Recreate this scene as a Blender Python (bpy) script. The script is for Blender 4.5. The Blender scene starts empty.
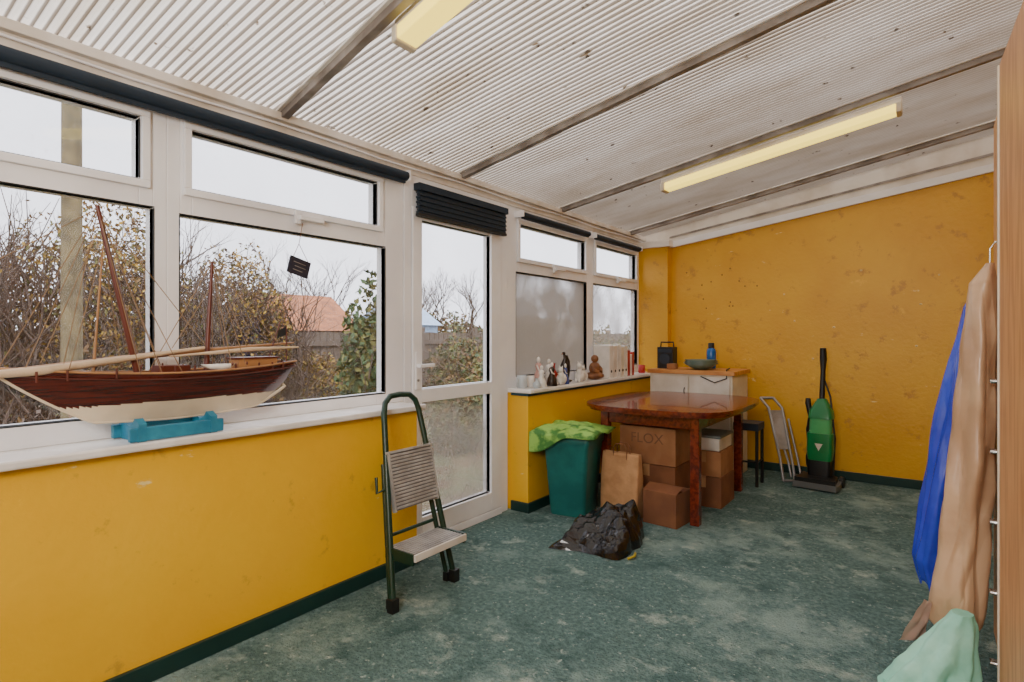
import bpy, bmesh, math, random
from mathutils import Vector, Matrix, noise
R = random.Random(7)
pi = math.pi
sc = bpy.context.scene

# ------------------------------------------------------------------ materials
def srgb(c):
    return tuple(((x/255)/12.92 if x/255 <= .04045 else ((x/255+.055)/1.055)**2.4) for x in c) + (1,)

def mat(name, col, rough=.5, metal=0, col2=None, nscale=8, nlo=.4, nhi=.6, bump=0, bscale=60, spec=.5,
        stretch=None, coat=0, trans=0, detail=4):
    m = bpy.data.materials.new(name); m.use_nodes = True
    nt = m.node_tree; b = nt.nodes['Principled BSDF']
    b.inputs['Base Color'].default_value = srgb(col)
    b.inputs['Roughness'].default_value = rough
    b.inputs['Metallic'].default_value = metal
    b.inputs['Specular IOR Level'].default_value = spec
    b.inputs['Coat Weight'].default_value = coat
    tc = nt.nodes.new('ShaderNodeTexCoord'); mp = nt.nodes.new('ShaderNodeMapping')
    nt.links.new(tc.outputs['Object'], mp.inputs[0])
    if stretch: mp.inputs['Scale'].default_value = stretch
    n = nt.nodes.new('ShaderNodeTexNoise'); n.inputs['Scale'].default_value = nscale
    n.inputs['Detail'].default_value = detail
    nt.links.new(mp.outputs[0], n.inputs['Vector'])
    cr = nt.nodes.new('ShaderNodeValToRGB')
    cr.color_ramp.elements[0].position = nlo; cr.color_ramp.elements[1].position = nhi
    if col2 is None: col2 = tuple(max(0, x*.93) for x in col)
    cr.color_ramp.elements[0].color = srgb(col2); cr.color_ramp.elements[1].color = srgb(col)
    nt.links.new(n.outputs['Fac'], cr.inputs[0]); nt.links.new(cr.outputs[0], b.inputs['Base Color'])
    if bump:
        n2 = nt.nodes.new('ShaderNodeTexNoise'); n2.inputs['Scale'].default_value = bscale
        n2.inputs['Detail'].default_value = 5
        nt.links.new(mp.outputs[0], n2.inputs['Vector'])
        bp = nt.nodes.new('ShaderNodeBump'); bp.inputs['Strength'].default_value = bump
        bp.inputs['Distance'].default_value = .02
        nt.links.new(n2.outputs['Fac'], bp.inputs['Height']); nt.links.new(bp.outputs[0], b.inputs['Normal'])
    return m

def emis(name, col, s):
    m = bpy.data.materials.new(name); m.use_nodes = True
    b = m.node_tree.nodes['Principled BSDF']
    b.inputs['Base Color'].default_value = srgb(col)
    b.inputs['Emission Color'].default_value = srgb(col); b.inputs['Emission Strength'].default_value = s
    return m

def overlay(m, layers):
    nt = m.node_tree; b = nt.nodes['Principled BSDF']; L = nt.links.new
    base = b.inputs['Base Color'].links[0].from_socket
    tc = nt.nodes.new('ShaderNodeTexCoord')
    for sc_, t, w, colr, seedoff, st in layers:
        mp = nt.nodes.new('ShaderNodeMapping'); mp.inputs['Location'].default_value = (seedoff,)*3; mp.inputs['Scale'].default_value = st
        n = nt.nodes.new('ShaderNodeTexNoise'); n.inputs['Scale'].default_value = sc_; n.inputs['Detail'].default_value = 8
        n.inputs['Roughness'].default_value = .68
        L(tc.outputs['Object'], mp.inputs[0]); L(mp.outputs[0], n.inputs['Vector'])
        cr = nt.nodes.new('ShaderNodeValToRGB'); cr.color_ramp.elements[0].position = t; cr.color_ramp.elements[1].position = t+w
        L(n.outputs['Fac'], cr.inputs[0])
        mx = nt.nodes.new('ShaderNodeMix'); mx.data_type = 'RGBA'
        L(cr.outputs[0], mx.inputs['Factor']); L(base, mx.inputs['A']); mx.inputs['B'].default_value = srgb(colr)
        base = mx.outputs['Result']
    L(base, b.inputs['Base Color'])
def wallmat(name, col, col2, blem, thr=.66):
    m = mat(name, col, .45, col2=col2, nscale=1.6, nlo=.3, nhi=.7, bump=.12, bscale=30)
    overlay(m, [(7, thr, .07, blem, 0, (1, 1, 1)), (3.3, .66, .06, tuple(min(255, x+16) for x in col), 5, (1, 1, 1)), (24, .71, .03, (150, 112, 50), 9, (1, 1, 1)), (5, .67, .03, (236, 212, 140), 3, (1, 1, 3))])
    return m

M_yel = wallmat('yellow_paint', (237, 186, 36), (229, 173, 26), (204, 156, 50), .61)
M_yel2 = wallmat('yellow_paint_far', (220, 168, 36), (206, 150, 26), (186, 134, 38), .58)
M_upvc = mat('white_upvc', (240, 240, 242), .3, col2=(230, 230, 233), nscale=3)
M_gask = mat('black_gasket', (30, 32, 34), .6)
M_sill = mat('white_gloss_sill', (238, 236, 234), .25, col2=(218, 214, 210), nscale=5)
M_green_b = mat('dark_green_gloss', (18, 52, 48), .4)
M_teal = mat('teal_trim', (20, 66, 78), .5)
M_navy = mat('navy_blind', (18, 36, 52), .7)
M_beam = mat('aluminium_bar', (154, 146, 140), .5, col2=(116, 106, 98), nscale=6)
M_beamw = mat('bar_cap', (222, 219, 213), .5, col2=(200, 192, 182), nscale=8)
M_trimw = mat('white_painted_wood', (226, 220, 212), .55, col2=(200, 190, 176), nscale=4, nlo=.35, nhi=.6)
M_black = mat('black_plastic', (18, 18, 20), .45)
M_chrome = mat('chrome', (200, 200, 200), .25, metal=1)
M_steel = mat('grey_steel', (160, 160, 162), .35, metal=.6)
M_white = mat('white_ceramic', (235, 232, 226), .2)
M_cream = mat('cream_laminate', (225, 215, 195), .5)
M_oak = mat('oak_top', (206, 146, 82), .5, col2=(180, 118, 60), nscale=6, stretch=(1, 8, 1))
M_mahog = mat('mahogany', (122, 46, 24), .25, col2=(84, 28, 14), nscale=5, stretch=(8, 1, 8), coat=.4)
M_card = mat('cardboard', (168, 118, 78), .9, col2=(148, 100, 64), nscale=5)
M_card2 = mat('cardboard_dark', (130, 84, 54), .9, col2=(114, 72, 46), nscale=5)
M_paper = mat('kraft_paper', (192, 146, 102), .85, col2=(172, 128, 86), nscale=10, bump=.4, bscale=14)
M_pine = mat('pine_veneer', (210, 154, 102), .45, col2=(186, 128, 80), nscale=7, stretch=(5, 5, .6))

M_carpet = mat('teal_carpet', (120, 149, 146), .95, col2=(78, 106, 105), nscale=45, nlo=.3, nhi=.7, bump=1.0, bscale=90, spec=.1, detail=6)
M_carpet.node_tree.nodes['Bump'].inputs['Distance'].default_value = .03
overlay(M_carpet, [(2.3, .50, .14, (146, 171, 166), 2, (1, 1, 1)), (5.5, .56, .12, (172, 189, 182), 6, (1, 1, 1)), (4.2, .54, .12, (74, 102, 102), 11, (1, 1, 1)), (16, .57, .1, (90, 118, 116), 14, (1, 1, 1)), (30, .60, .06, (180, 195, 188), 17, (1, 1, 1))])

RP = .034
def roofmat():
    m = bpy.data.materials.new('polycarbonate_sheet'); m.use_nodes = True
    nt = m.node_tree; nt.nodes.clear(); N = nt.nodes.new; L = nt.links.new
    out = N('ShaderNodeOutputMaterial'); tc = N('ShaderNodeTexCoord')
    n = N('ShaderNodeTexNoise'); n.inputs['Scale'].default_value = 1.8; n.inputs['Detail'].default_value = 9
    n.inputs['Roughness'].default_value = .65
    mp = N('ShaderNodeMapping'); mp.inputs['Scale'].default_value = (.7, 2.2, 1)
    L(tc.outputs['Object'], mp.inputs[0]); L(mp.outputs[0], n.inputs['Vector'])
    cr = N('ShaderNodeValToRGB'); cr.color_ramp.elements[0].position = .3; cr.color_ramp.elements[1].position = .62
    cr.color_ramp.elements[0].color = srgb((206, 193, 175)); cr.color_ramp.elements[1].color = srgb((234, 228, 220))
    L(n.outputs['Fac'], cr.inputs[0])
    n3 = N('ShaderNodeTexNoise'); n3.inputs['Scale'].default_value = 13; n3.inputs['Detail'].default_value = 3
    L(tc.outputs['Object'], n3.inputs['Vector'])
    cr3 = N('ShaderNodeValToRGB'); cr3.color_ramp.elements[0].position = .69; cr3.color_ramp.elements[1].position = .73
    L(n3.outputs['Fac'], cr3.inputs[0])
    mx = N('ShaderNodeMix'); mx.data_type = 'RGBA'
    L(cr3.outputs[0], mx.inputs['Factor']); L(cr.outputs[0], mx.inputs['A']); mx.inputs['B'].default_value = srgb((110, 92, 70))
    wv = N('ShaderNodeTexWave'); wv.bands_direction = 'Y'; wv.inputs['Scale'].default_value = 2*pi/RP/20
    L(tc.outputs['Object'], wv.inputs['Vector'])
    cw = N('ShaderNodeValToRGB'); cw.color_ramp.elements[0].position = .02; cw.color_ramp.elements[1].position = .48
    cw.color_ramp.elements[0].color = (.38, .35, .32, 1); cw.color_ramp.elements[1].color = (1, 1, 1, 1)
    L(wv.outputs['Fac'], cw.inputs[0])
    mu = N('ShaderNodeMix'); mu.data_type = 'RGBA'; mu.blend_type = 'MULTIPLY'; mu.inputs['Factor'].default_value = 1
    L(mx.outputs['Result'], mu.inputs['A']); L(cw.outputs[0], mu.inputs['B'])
    d = N('ShaderNodeBsdfDiffuse'); t = N('ShaderNodeBsdfTranslucent'); g = N('ShaderNodeBsdfGlossy'); g.inputs['Roughness'].default_value = .35
    L(mu.outputs['Result'], d.inputs[0]); L(mu.outputs['Result'], t.inputs[0])
    a = N('ShaderNodeMixShader'); a.inputs[0].default_value = .46; L(d.outputs[0], a.inputs[1]); L(t.outputs[0], a.inputs[2])
    b = N('ShaderNodeMixShader'); b.inputs[0].default_value = .05; L(a.outputs[0], b.inputs[1]); L(g.outputs[0], b.inputs[2])
    L(b.outputs[0], out.inputs[0]); return m
M_roof = roofmat()

def glass(name, fog=.0, drops=.25, lo=.3, hi=.65):
    m = bpy.data.materials.new(name); m.use_nodes = True
    nt = m.node_tree; nt.nodes.clear(); N = nt.nodes.new; L = nt.links.new
    out = N('ShaderNodeOutputMaterial'); tc = N('ShaderNodeTexCoord')
    t = N('ShaderNodeBsdfTransparent'); t.inputs[0].default_value = (.96, .97, .98, 1)
    g = N('ShaderNodeBsdfGlossy'); g.inputs['Roughness'].default_value = .02
    a = N('ShaderNodeMixShader'); a.inputs[0].default_value = .04; L(t.outputs[0], a.inputs[1]); L(g.outputs[0], a.inputs[2])
    dif = N('ShaderNodeBsdfDiffuse'); tr = N('ShaderNodeBsdfTranslucent')
    dif.inputs[0].default_value = (.42, .37, .32, 1); tr.inputs[0].default_value = (.44, .395, .34, 1)
    fm = N('ShaderNodeMixShader'); fm.inputs[0].default_value = .7; L(dif.outputs[0], fm.inputs[1]); L(tr.outputs[0], fm.inputs[2])
    n = N('ShaderNodeTexNoise'); n.inputs['Scale'].default_value = 2.2; n.inputs['Detail'].default_value = 6
    L(tc.outputs['Object'], n.inputs['Vector'])
    cr = N('ShaderNodeValToRGB'); cr.color_ramp.elements[0].position = lo; cr.color_ramp.elements[1].position = hi
    L(n.outputs['Fac'], cr.inputs[0])
    mp = N('ShaderNodeMapping'); mp.inputs['Scale'].default_value = (60, 60, 26); L(tc.outputs['Object'], mp.inputs[0])
    v = N('ShaderNodeTexNoise'); v.inputs['Scale'].default_value = 1.6; v.inputs['Detail'].default_value = 2; L(mp.outputs[0], v.inputs['Vector'])
    cv = N('ShaderNodeValToRGB'); cv.color_ramp.elements[0].position = .62; cv.color_ramp.elements[1].position = .72
    L(v.outputs['Fac'], cv.inputs[0])
    m1 = N('ShaderNodeMath'); m1.operation = 'MULTIPLY'; L(cr.outputs[0], m1.inputs[0]); m1.inputs[1].default_value = fog
    m2 = N('ShaderNodeMath'); m2.operation = 'MULTIPLY'; L(cv.outputs[0], m2.inputs[0]); m2.inputs[1].default_value = drops
    m3 = N('ShaderNodeMath'); m3.operation = 'ADD'; m3.use_clamp = True; L(m1.outputs[0], m3.inputs[0]); L(m2.outputs[0], m3.inputs[1])
    b = N('ShaderNodeMixShader'); L(m3.outputs[0], b.inputs[0]); L(a.outputs[0], b.inputs[1]); L(fm.outputs[0], b.inputs[2])
    L(b.outputs[0], out.inputs[0]); return m
G_clear = glass('window_glass', .06, drops=.12)
G_fog = glass('condensation_glass', .85, .1, .1, .48)
G_half = glass('damp_glass', .55, drops=.2)

# ------------------------------------------------------------------ mesh builder
class B:
    def __init__(s, name): s.name = name; s.v = []; s.f = []; s.fm = []; s.fs = []; s.mats = []
    def mi(s, m):
        if m not in s.mats: s.mats.append(m)
        return s.mats.index(m)
    def add(s, vs, fs, m, smooth=False, T=None):
        o = len(s.v); k = s.mi(m)
        for p in vs:
            p = Vector(p)
            if T is not None: p = T @ p
            s.v.append(p)
        for f in fs: s.f.append([i+o for i in f]); s.fm.append(k); s.fs.append(smooth)
    def box(s, lo, hi, m, T=None):
        x0, y0, z0 = lo; x1, y1, z1 = hi
        s.add([(x0,y0,z0),(x1,y0,z0),(x1,y1,z0),(x0,y1,z0),(x0,y0,z1),(x1,y0,z1),(x1,y1,z1),(x0,y1,z1)],
              [(0,3,2,1),(4,5,6,7),(0,1,5,4),(1,2,6,5),(2,3,7,6),(3,0,4,7)], m, False, T)
    def prism(s, pts, z0, z1, m, T=None, smooth=False):
        n = len(pts)
        vs = [(p[0], p[1], z0) for p in pts]+[(p[0], p[1], z1) for p in pts]
        s.add(vs, [list(range(n))[::-1], list(range(n, 2*n))], m, False, T)
        s.add(vs, [(i, (i+1) % n, n+(i+1) % n, n+i) for i in range(n)], m, smooth, T)
    def rings(s, rs, m, closed=True, caps=True, smooth=True, T=None):
        n = len(rs[0]); vs = [p for r in rs for p in r]; fs = []
        for j in range(len(rs)-1):
            for i in range(n if closed else n-1):
                a = j*n+i; b = j*n+(i+1) % n; fs.append((a, b, b+n, a+n))
        s.add(vs, fs, m, smooth, T)
        if caps and closed:
            s.add(rs[0], [list(range(n))[::-1]], m, False, T); s.add(rs[-1], [list(range(n))], m, False, T)
    def tube(s, pts, r, m, n=8, T=None, closed=False):
        pts = [Vector(p) for p in pts]; k = len(pts); rs = []
        up = None
        for i, p in enumerate(pts):
            if closed: t = pts[(i+1) % k]-pts[i-1]
            else: t = pts[min(i+1, k-1)]-pts[max(i-1, 0)]
            t.normalize()
            if up is None: up = t.orthogonal().normalized()
            else:
                up = up - t*up.dot(t)
                up = up.normalized() if up.length > 1e-6 else t.orthogonal().normalized()
            w = t.cross(up); rr = r[i] if isinstance(r, (list, tuple)) else r
            rs.append([p+(up*math.cos(a)+w*math.sin(a))*rr for a in [2*pi*q/n for q in range(n)]])
        if closed: rs.append(rs[0])
        s.rings(rs, m, True, not closed, True, T)
    def lathe(s, prof, c, m, n=20, T=None, sx=1, sy=1):
        c = Vector(c)
        rs = [[c+Vector((r*sx*math.cos(2*pi*q/n), r*sy*math.sin(2*pi*q/n), z)) for q in range(n)] for r, z in prof]
        s.rings(rs, m, True, True, True, T)
    def ell(s, c, r, m, n=14, T=None):
        c = Vector(c); rs = []
        for j in range(n//2+1):
            ph = -pi/2+pi*j/(n//2); cr = max(math.cos(ph), .01)
            rs.append([c+Vector((r[0]*cr*math.cos(2*pi*q/n), r[1]*cr*math.sin(2*pi*q/n), r[2]*math.sin(ph))) for q in range(n)])
        s.rings(rs, m, True, True, True, T)
    def done(s, bevel=0, solid=0, sub=0, parent=None):
        me = bpy.data.meshes.new(s.name); me.from_pydata([tuple(v) for v in s.v], [], s.f)
        for m in s.mats: me.materials.append(m)
        me.polygons.foreach_set('material_index', s.fm); me.polygons.foreach_set('use_smooth', s.fs)
        me.validate(); me.update()
        o = bpy.data.objects.new(s.name, me); sc.collection.objects.link(o)
        if solid: q = o.modifiers.new('s', 'SOLIDIFY'); q.thickness = solid
        if sub: q = o.modifiers.new('u', 'SUBSURF'); q.levels = sub; q.render_levels = sub
        if bevel:
            q = o.modifiers.new('b', 'BEVEL'); q.width = bevel; q.segments = 2; q.limit_method = 'ANGLE'; q.angle_limit = .7
        if parent: o.parent = parent
        return o
def TR(loc, rz=0, rx=0, ry=0):
    return Matrix.Translation(loc) @ Matrix.Rotation(rz, 4, 'Z') @ Matrix.Rotation(ry, 4, 'Y') @ Matrix.Rotation(rx, 4, 'X')

def make_folds(seed, f0, k=7):
    rr = random.Random(seed)
    return [(Vector((rr.gauss(0, 1), rr.gauss(0, 1), rr.gauss(0, 1))).normalized(), f0*(1.35**i), rr.uniform(0, 9), rr.uniform(-3, 3)) for i in range(k)]
def crumple(p, folds):
    v = 0; w = 0
    for i, (d, f, ph, q) in enumerate(folds):
        x = p.dot(d)*f+ph+.35*noise.noise(p*f*.5+Vector((q, 0, 0)))
        t = abs((x % 2)-1)*2-1
        a = 1/(1.25**i); mask = .5+.9*noise.noise(p*f*.35+Vector((0, q*3, 0)))
        v += t*a*max(0, mask); w += a
    return v/w*1.4

def zc(x): return 2.27+.175*(x+2.5)
XW = -2.44; XF = -2.28; YF = 5.7; XR = .85; YB = -1.2
SILL = .87

# ------------------------------------------------------------------ shell
b = B('floor'); b.box((-2.6, YB-.1, -.06), (XR+.1, YF+.1, 0), M_carpet); b.done()

for nm, y0, y1 in (('wall_left', YB, 2.25), ('wall_left', 3.33, YF)):
    b = B(nm); b.box((-2.56, y0, 0), (XF, y1, SILL-.03), M_yel); b.done(bevel=.004)
    b = B('trim_1' if y0 < 0 else 'trim_2')
    b.box((-2.45, y0, SILL-.03), (-2.235, y1+(.03 if y0 < 0 else -.0), SILL), M_sill)
    if y0 > 0: b.box((-2.45, y0-.03, SILL-.03), (-2.235, y0, SILL), M_sill)
    b.done(bevel=.008)
    b = B('baseboard_left')
    if y0 < 0: b.box((XF, y0, 0), (XF+.018, y1+.018, .07), M_green_b)
    else:
        b.box((XF, y0-.018, 0), (XF+.018, y1, .07), M_green_b); b.box((-2.42, y0-.018, 0), (XF, y0, .07), M_green_b)
    b.done(bevel=.004)
b = B('trim_3'); b.box((XF, 3.32, SILL-.05), (XF+.012, 5.6, SILL-.03), M_teal); b.box((-2.42, 3.318, SILL-.05), (XF+.012, 3.33, SILL-.03), M_teal); b.done()

def zt(x): return 2.138+.141*(x+2.12)
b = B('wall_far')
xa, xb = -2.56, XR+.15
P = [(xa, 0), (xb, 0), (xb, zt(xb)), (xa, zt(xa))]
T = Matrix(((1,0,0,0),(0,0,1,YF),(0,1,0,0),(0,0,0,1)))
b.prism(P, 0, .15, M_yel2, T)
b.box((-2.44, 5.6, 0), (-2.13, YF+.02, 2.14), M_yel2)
M_hole = mat('filler_spot', (128, 92, 36), .9); M_fill = mat('pale_filler', (220, 194, 130), .9)
RH = random.Random(3)
for i in range(13):
    b.ell((RH.uniform(-1.98, -1.3), YF, RH.uniform(1.5, 1.95)), (.008, .003, .008), M_hole, n=8)
for i in range(9):
    b.ell((RH.uniform(-1.9, .2), YF, RH.uniform(.5, 1.9)), (RH.uniform(.006, .012), .002, .008), M_fill, n=8)
b.done()
b = B('trim_4')
P = [(-2.14, zt(-2.14)), (xb, zt(xb)), (xb, zt(xb)+.06), (-2.14, zt(-2.14)+.06)]
b.prism(P, -.03, .01, M_upvc, T)
P = [(-2.14, zt(-2.14)+.1), (xb, zt(xb)+.13), (xb, zt(xb)+.15), (-2.14, zt(-2.14)+.115)]
b.prism(P, -.024, .01, M_beam, T)
P = [(xa, zt(xa)), (xb, zt(xb)), (xb, zc(xb)), (xa, zc(xa))]
b.prism(P, -.012, .14, M_trimw, T)
b.box((-2.44, 5.56, 2.14), (-2.10, YF, 2.2), M_trimw)
b.done()
b = B('baseboard_far'); b.box((-2.28, YF-.018, 0), (XR, YF, .075), M_green_b); b.done(bevel=.004)
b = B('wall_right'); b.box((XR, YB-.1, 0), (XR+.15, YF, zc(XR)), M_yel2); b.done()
b = B('wall_back')
T2 = Matrix(((1,0,0,0),(0,0,1,YB-.12),(0,1,0,0),(0,0,0,1)))
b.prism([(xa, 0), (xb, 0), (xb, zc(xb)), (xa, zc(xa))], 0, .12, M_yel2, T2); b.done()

b = B('ceiling')
per = RP; prof = []
y = -39*RP
while y < YF+.1:
    prof += [(y-per*.12, .012), (y+per*.0, 0), (y+per*.12, .012), (y+per*.5, .006)]; y += per
xs = [-2.62, XR+.15]
vs = [(x, p[0], zc(x)+p[1]) for x in xs for p in prof]; n = len(prof)
b.add(vs, [(i, i+1, n+i+1, n+i) for i in range(n-1)], M_roof)
b.done()
b = B('ceiling_bars')
for i, (yb, sk) in enumerate(((.24, -.13), (1.53, -.13), (2.78, -.06), (4.01, -.01), (5.33, 0))):
    def sbox(y0, y1, d0, d1, m, x0=-2.47, x1=XR):
        b.add([(x, y+sk*(x+2.44), zc(x)-d) for x in (x0, x1) for y in (y0, y1) for d in (d0, d1)],
              [(0,1,3,2),(4,6,7,5),(0,4,5,1),(2,3,7,6),(0,2,6,4),(1,5,7,3)], m)
    sbox(yb-.018, yb+.018, -.01, .04, M_beam)
    sbox(yb-.034, yb+.034, -.002, .008, M_beamw)
b.done(bevel=.002)
b = B('trim_5')
b.box((-2.54, YB, 2.18), (-2.43, YF, 2.275), M_trimw)
b.box((-2.43, YB, 2.235), (-2.40, YF, 2.272), M_trimw)
b.tube([(-2.415, y, 2.215+.006*math.sin(y*5)) for y in [YB+.3*i for i in range(24)] if y < 5.7], .006, M_upvc, 6)
b.done(bevel=.003)

# ------------------------------------------------------------------ windows
def pane(b, y0, y1, z0, z1, g, t=.012):
    b.box((XW-.03, y0, z0), (XW-.024, y1, z1), g)
    k = .006
    for lo, hi in (((y0-k, z0-k), (y1+k, z0)), ((y0-k, z1), (y1+k, z1+k)), ((y0-k, z0), (y0, z1)), ((y1, z0), (y1+k, z1))):
        b.box((XW-.034, lo[0], lo[1]), (XW+.0015, hi[0], hi[1]), M_gask)
def bars(b, ys, zs, holes, x0=XW-.07, x1=XW):
    yy = sorted(set([ys[0], ys[1]]+[h[0] for h in holes]+[h[1] for h in holes]))
    for i in range(len(yy)-1):
        a, c = yy[i], yy[i+1]; mid = (a+c)/2
        hs = sorted([(h[2], h[3]) for h in holes if h[0] < mid < h[1]])
        z = zs[0]
        for h0, h1 in hs:
            b.box((x0, a, z), (x1, c, h0), M_upvc); z = h1
        b.box((x0, a, z), (x1, c, zs[1]), M_upvc)
def handle(b, y, z, ang=0):
    b.box((XW+.018, y-.014, z-.03), (XW+.034, y+.014, z+.03), M_upvc)
    T = TR((XW+.04, y, z), 0, ang)
    b.box((-.007, 0, -.011), (.012, .13, .011), M_upvc, T)
def sash(b, h, w=.035):
    y0, y1, z0, z1 = h
    for lo, hi in (((y0-w, z0-w), (y1+w, z0-.006)), ((y0-w, z1+.006), (y1+w, z1+w)), ((y0-w, z0-.006), (y0-.006, z1+.006)), ((y1+.006, z0-.006), (y1+w, z1+.006))):
        b.box((XW, lo[0], lo[1]), (XW+.018, hi[0], hi[1]), M_upvc)
def window(name, ya, yb_, holes, gl, sashes, handles):
    b = B(name); bars(b, (ya, yb_), (SILL, 2.19), holes)
    for h, g in zip(holes, gl): pane(b, *h, g)
    for i in sashes: sash(b, holes[i])
    for h in handles: handle(b, *h)
    b.done(bevel=.003)
H1 = [(-.95, -.12, .95, 1.745), (.0, .985, .95, 1.745), (-.95, -.12, 1.85, 2.08), (.0, .935, 1.85, 2.08)]
window('window_1', -1.2, 1.035, H1, [G_clear]*4, [3], [])
H2 = [(1.085, 2.16, .93, 1.735), (1.13, 2.10, 1.85, 2.08)]
window('window_2', 1.035, 2.298, H2, [G_clear]*2, [1], [(1.60, 1.805)])
H3 = [(3.41, 4.47, .95, 1.71), (3.45, 4.43, 1.82, 2.06), (4.60, 5.55, .95, 1.71), (4.64, 5.5, 1.82, 2.06)]
window('window_3', 3.302, 5.60, H3, [G_fog, G_clear, G_half, G_clear], [1, 3], [(3.9, 1.775), (5.05, 1.775)])
b = B('door_1')
for y0, y1 in ((2.30, 2.355), (3.215, 3.30)): b.box((XW-.07, y0, 0), (XW+.005, y1, 2.19), M_upvc)
b.box((XW-.07, 2.355, 2.0), (XW+.005, 3.215, 2.19), M_upvc)
b.box((XW-.07, 2.355, 0), (XW+.02, 3.215, .045), M_upvc)
holes = [(2.435, 3.10, .93, 1.93), (2.435, 3.10, .17, .85)]
bars(b, (2.36, 3.21), (.05, 2.0), holes, XW-.06, XW+.015)
for h, g in zip(holes, (G_clear, G_half)): pane(b, *h, g)
b.box((XW+.015, 2.375, .93), (XW+.025, 2.405, 1.15), M_upvc)
b.box((XW+.045, 2.375, 1.06), (XW+.06, 2.50, 1.08), M_upvc); b.box((XW+.02, 2.382, 1.06), (XW+.05, 2.40, 1.08), M_upvc)
b.tube([(XW+.025, 2.39, .985), (XW+.03, 2.39, .985)], .008, M_steel)
b.done(bevel=.004)

def rblind(name, y0, y1, z, r=.036, drop=.02):
    b = B(name); b.tube([(XW+.055, y0, z), (XW+.055, y1, z)], r, M_navy, 20)
    b.box((XW+.045, y0+.01, z-r-drop), (XW+.06, y1-.01, z-r+.01), M_navy)
    b.box((XW+.001, y0-.010, z-r), (XW+.08, y0, z+r+.005), M_upvc); b.box((XW+.001, y1, z-r), (XW+.08, y1+.010, z+r+.005), M_upvc)
    b.done()
rblind('roller_blind', -.9, 2.27, 2.145, .026, .015)
rblind('roller_blind', 3.40, 4.42, 2.125, .02, .01)
rblind('roller_blind', 4.52, 5.5, 2.125, .02, .01)
b = B('pleated_blind')
b.box((XW+.02, 2.36, 2.09), (XW+.07, 3.22, 2.13), M_navy)
for i in range(9): b.box((XW+.028+(i % 2)*.006, 2.37, 2.075-i*.0145), (XW+.055+(i % 2)*.006, 3.21, 2.087-i*.0145), M_navy)
b.box((XW+.03, 2.365, 1.94), (XW+.06, 3.215, 1.956), M_gask)
b.done()

b = B('hanging_sign')
T = TR((XW+.035, 1.60, 1.57), 0, -.25)
b.box((-.004, -.055, -.04), (.004, .055, .04), mat('slate', (34, 32, 48), .6), T)
for k, (a_, c_) in enumerate(((-.035, .03), (-.025, .035), (-.03, .02))):
    b.box((.004, a_, .016-k*.018), (.0048, c_, .019-k*.018), M_beam, T)
b.tube([T@Vector((0, -.04, .04)), (XW+.035, 1.60, 1.68), (XW+.035, 1.62, 1.78)], .0015, M_card2, 5)
b.tube([T@Vector((0, .04, .04)), (XW+.035, 1.60, 1.68)], .0015, M_card2, 5)
b.done()

# ------------------------------------------------------------------ fluorescent lights
M_diff = emis('tube_diffuser', (255, 226, 98), 1.9)
for x0, x1, yc, sk in ((-1.62, -.13, 4.16, 0), (-1.60, -.1, 1.50, -.13)):
    b = B('fluorescent_light')
    def sb(a, c, y0, y1, d0, d1, m):
        b.add([(x, y+sk*(x+1.6), zc(x)-d) for x in (a, c) for y in (y0, y1) for d in (d0, d1)],
              [(0,1,3,2),(4,6,7,5),(0,4,5,1),(2,3,7,6),(0,2,6,4),(1,5,7,3)], m)
    sb(x0, x1, yc-.04, yc+.04, .012, .05, M_trimw)
    sb(x0, x0+.03, yc-.055, yc+.055, .045, .105, M_cream); sb(x1-.03, x1, yc-.055, yc+.055, .045, .105, M_cream)
    sb(x0+.03, x1-.03, yc-.05, yc+.05, .05, .10, M_diff)
    b.done(bevel=.006)

# ------------------------------------------------------------------ model ship
M_hullr = mat('varnished_hull', (88, 30, 17), .22, col2=(56, 18, 11), nscale=6, stretch=(4, 1, 30), coat=.5)
M_hullw = mat('hull_white', (224, 208, 180), .5)
M_deck = mat('ship_deck', (170, 122, 76), .5)
M_spar = mat('ship_spar', (160, 116, 74), .5)
M_mast = mat('ship_mast', (92, 38, 24), .4)
M_rope = mat('ship_rope', (140, 112, 82), .8)
M_sailc = mat('furled_sail', (204, 180, 150), .8, bump=.3)
ship = bpy.data.objects.new('model_sailing_ship', None); sc.collection.objects.link(ship)
SX = -2.335
def hullf(t):
    Y = .49+1.01*t
    s = 1.108+.038*(abs(t-.55)/.55)**2
    if t < .26: u = t/.26; k = s-.012-(s-.012-.948)*(u**.95)
    elif t < .84: k = .948-.014*math.sin((t-.26)/.58*pi)
    else: u = (t-.84)/.16; k = .948+.085*u**1.2
    hb = .088*min(1, max(.02, t/.5))**.75 * (1 if t < .6 else 1-.35*((t-.6)/.4)**2)
    return Y, s, k, hb
b = B('hull'); ns = 60; nv = 40
for side in (1, -1):
    g = []
    for i in range(ns+1):
        t = i/ns; Y, s, k, hb = hullf(t); row = []
        for j in range(nv+1):
            v = j/nv; row.append((SX+side*(hb*(v**.6)*(.15+.85*v**.35)+.003), Y-0.03*(1-v)*(t > .84)*((t-.84)/.16), k+(s-k)*v))
        g.append(row)
    for i in range(ns):
        for j in range(nv):
            q = [g[i][j], g[i+1][j], g[i+1][j+1], g[i][j+1]]
            if side < 0: q = q[::-1]
            zm = sum(p[2] for p in q)/4
            b.add(q, [(0, 1, 2, 3)], M_hullw if zm < 1.005 else M_hullr, True)
Y, s, k, hb = hullf(1)
st = [(SX+sd*(hb*((j/nv)**.6)*(.15+.85*(j/nv)**.35)+.003), Y-.03*(1-j/nv), k+(s-k)*j/nv) for sd, rg in ((1, range(nv+1)), (-1, range(nv, -1, -1))) for j in rg]
b.add(st, [list(range(len(st)))], M_hullr)
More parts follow.
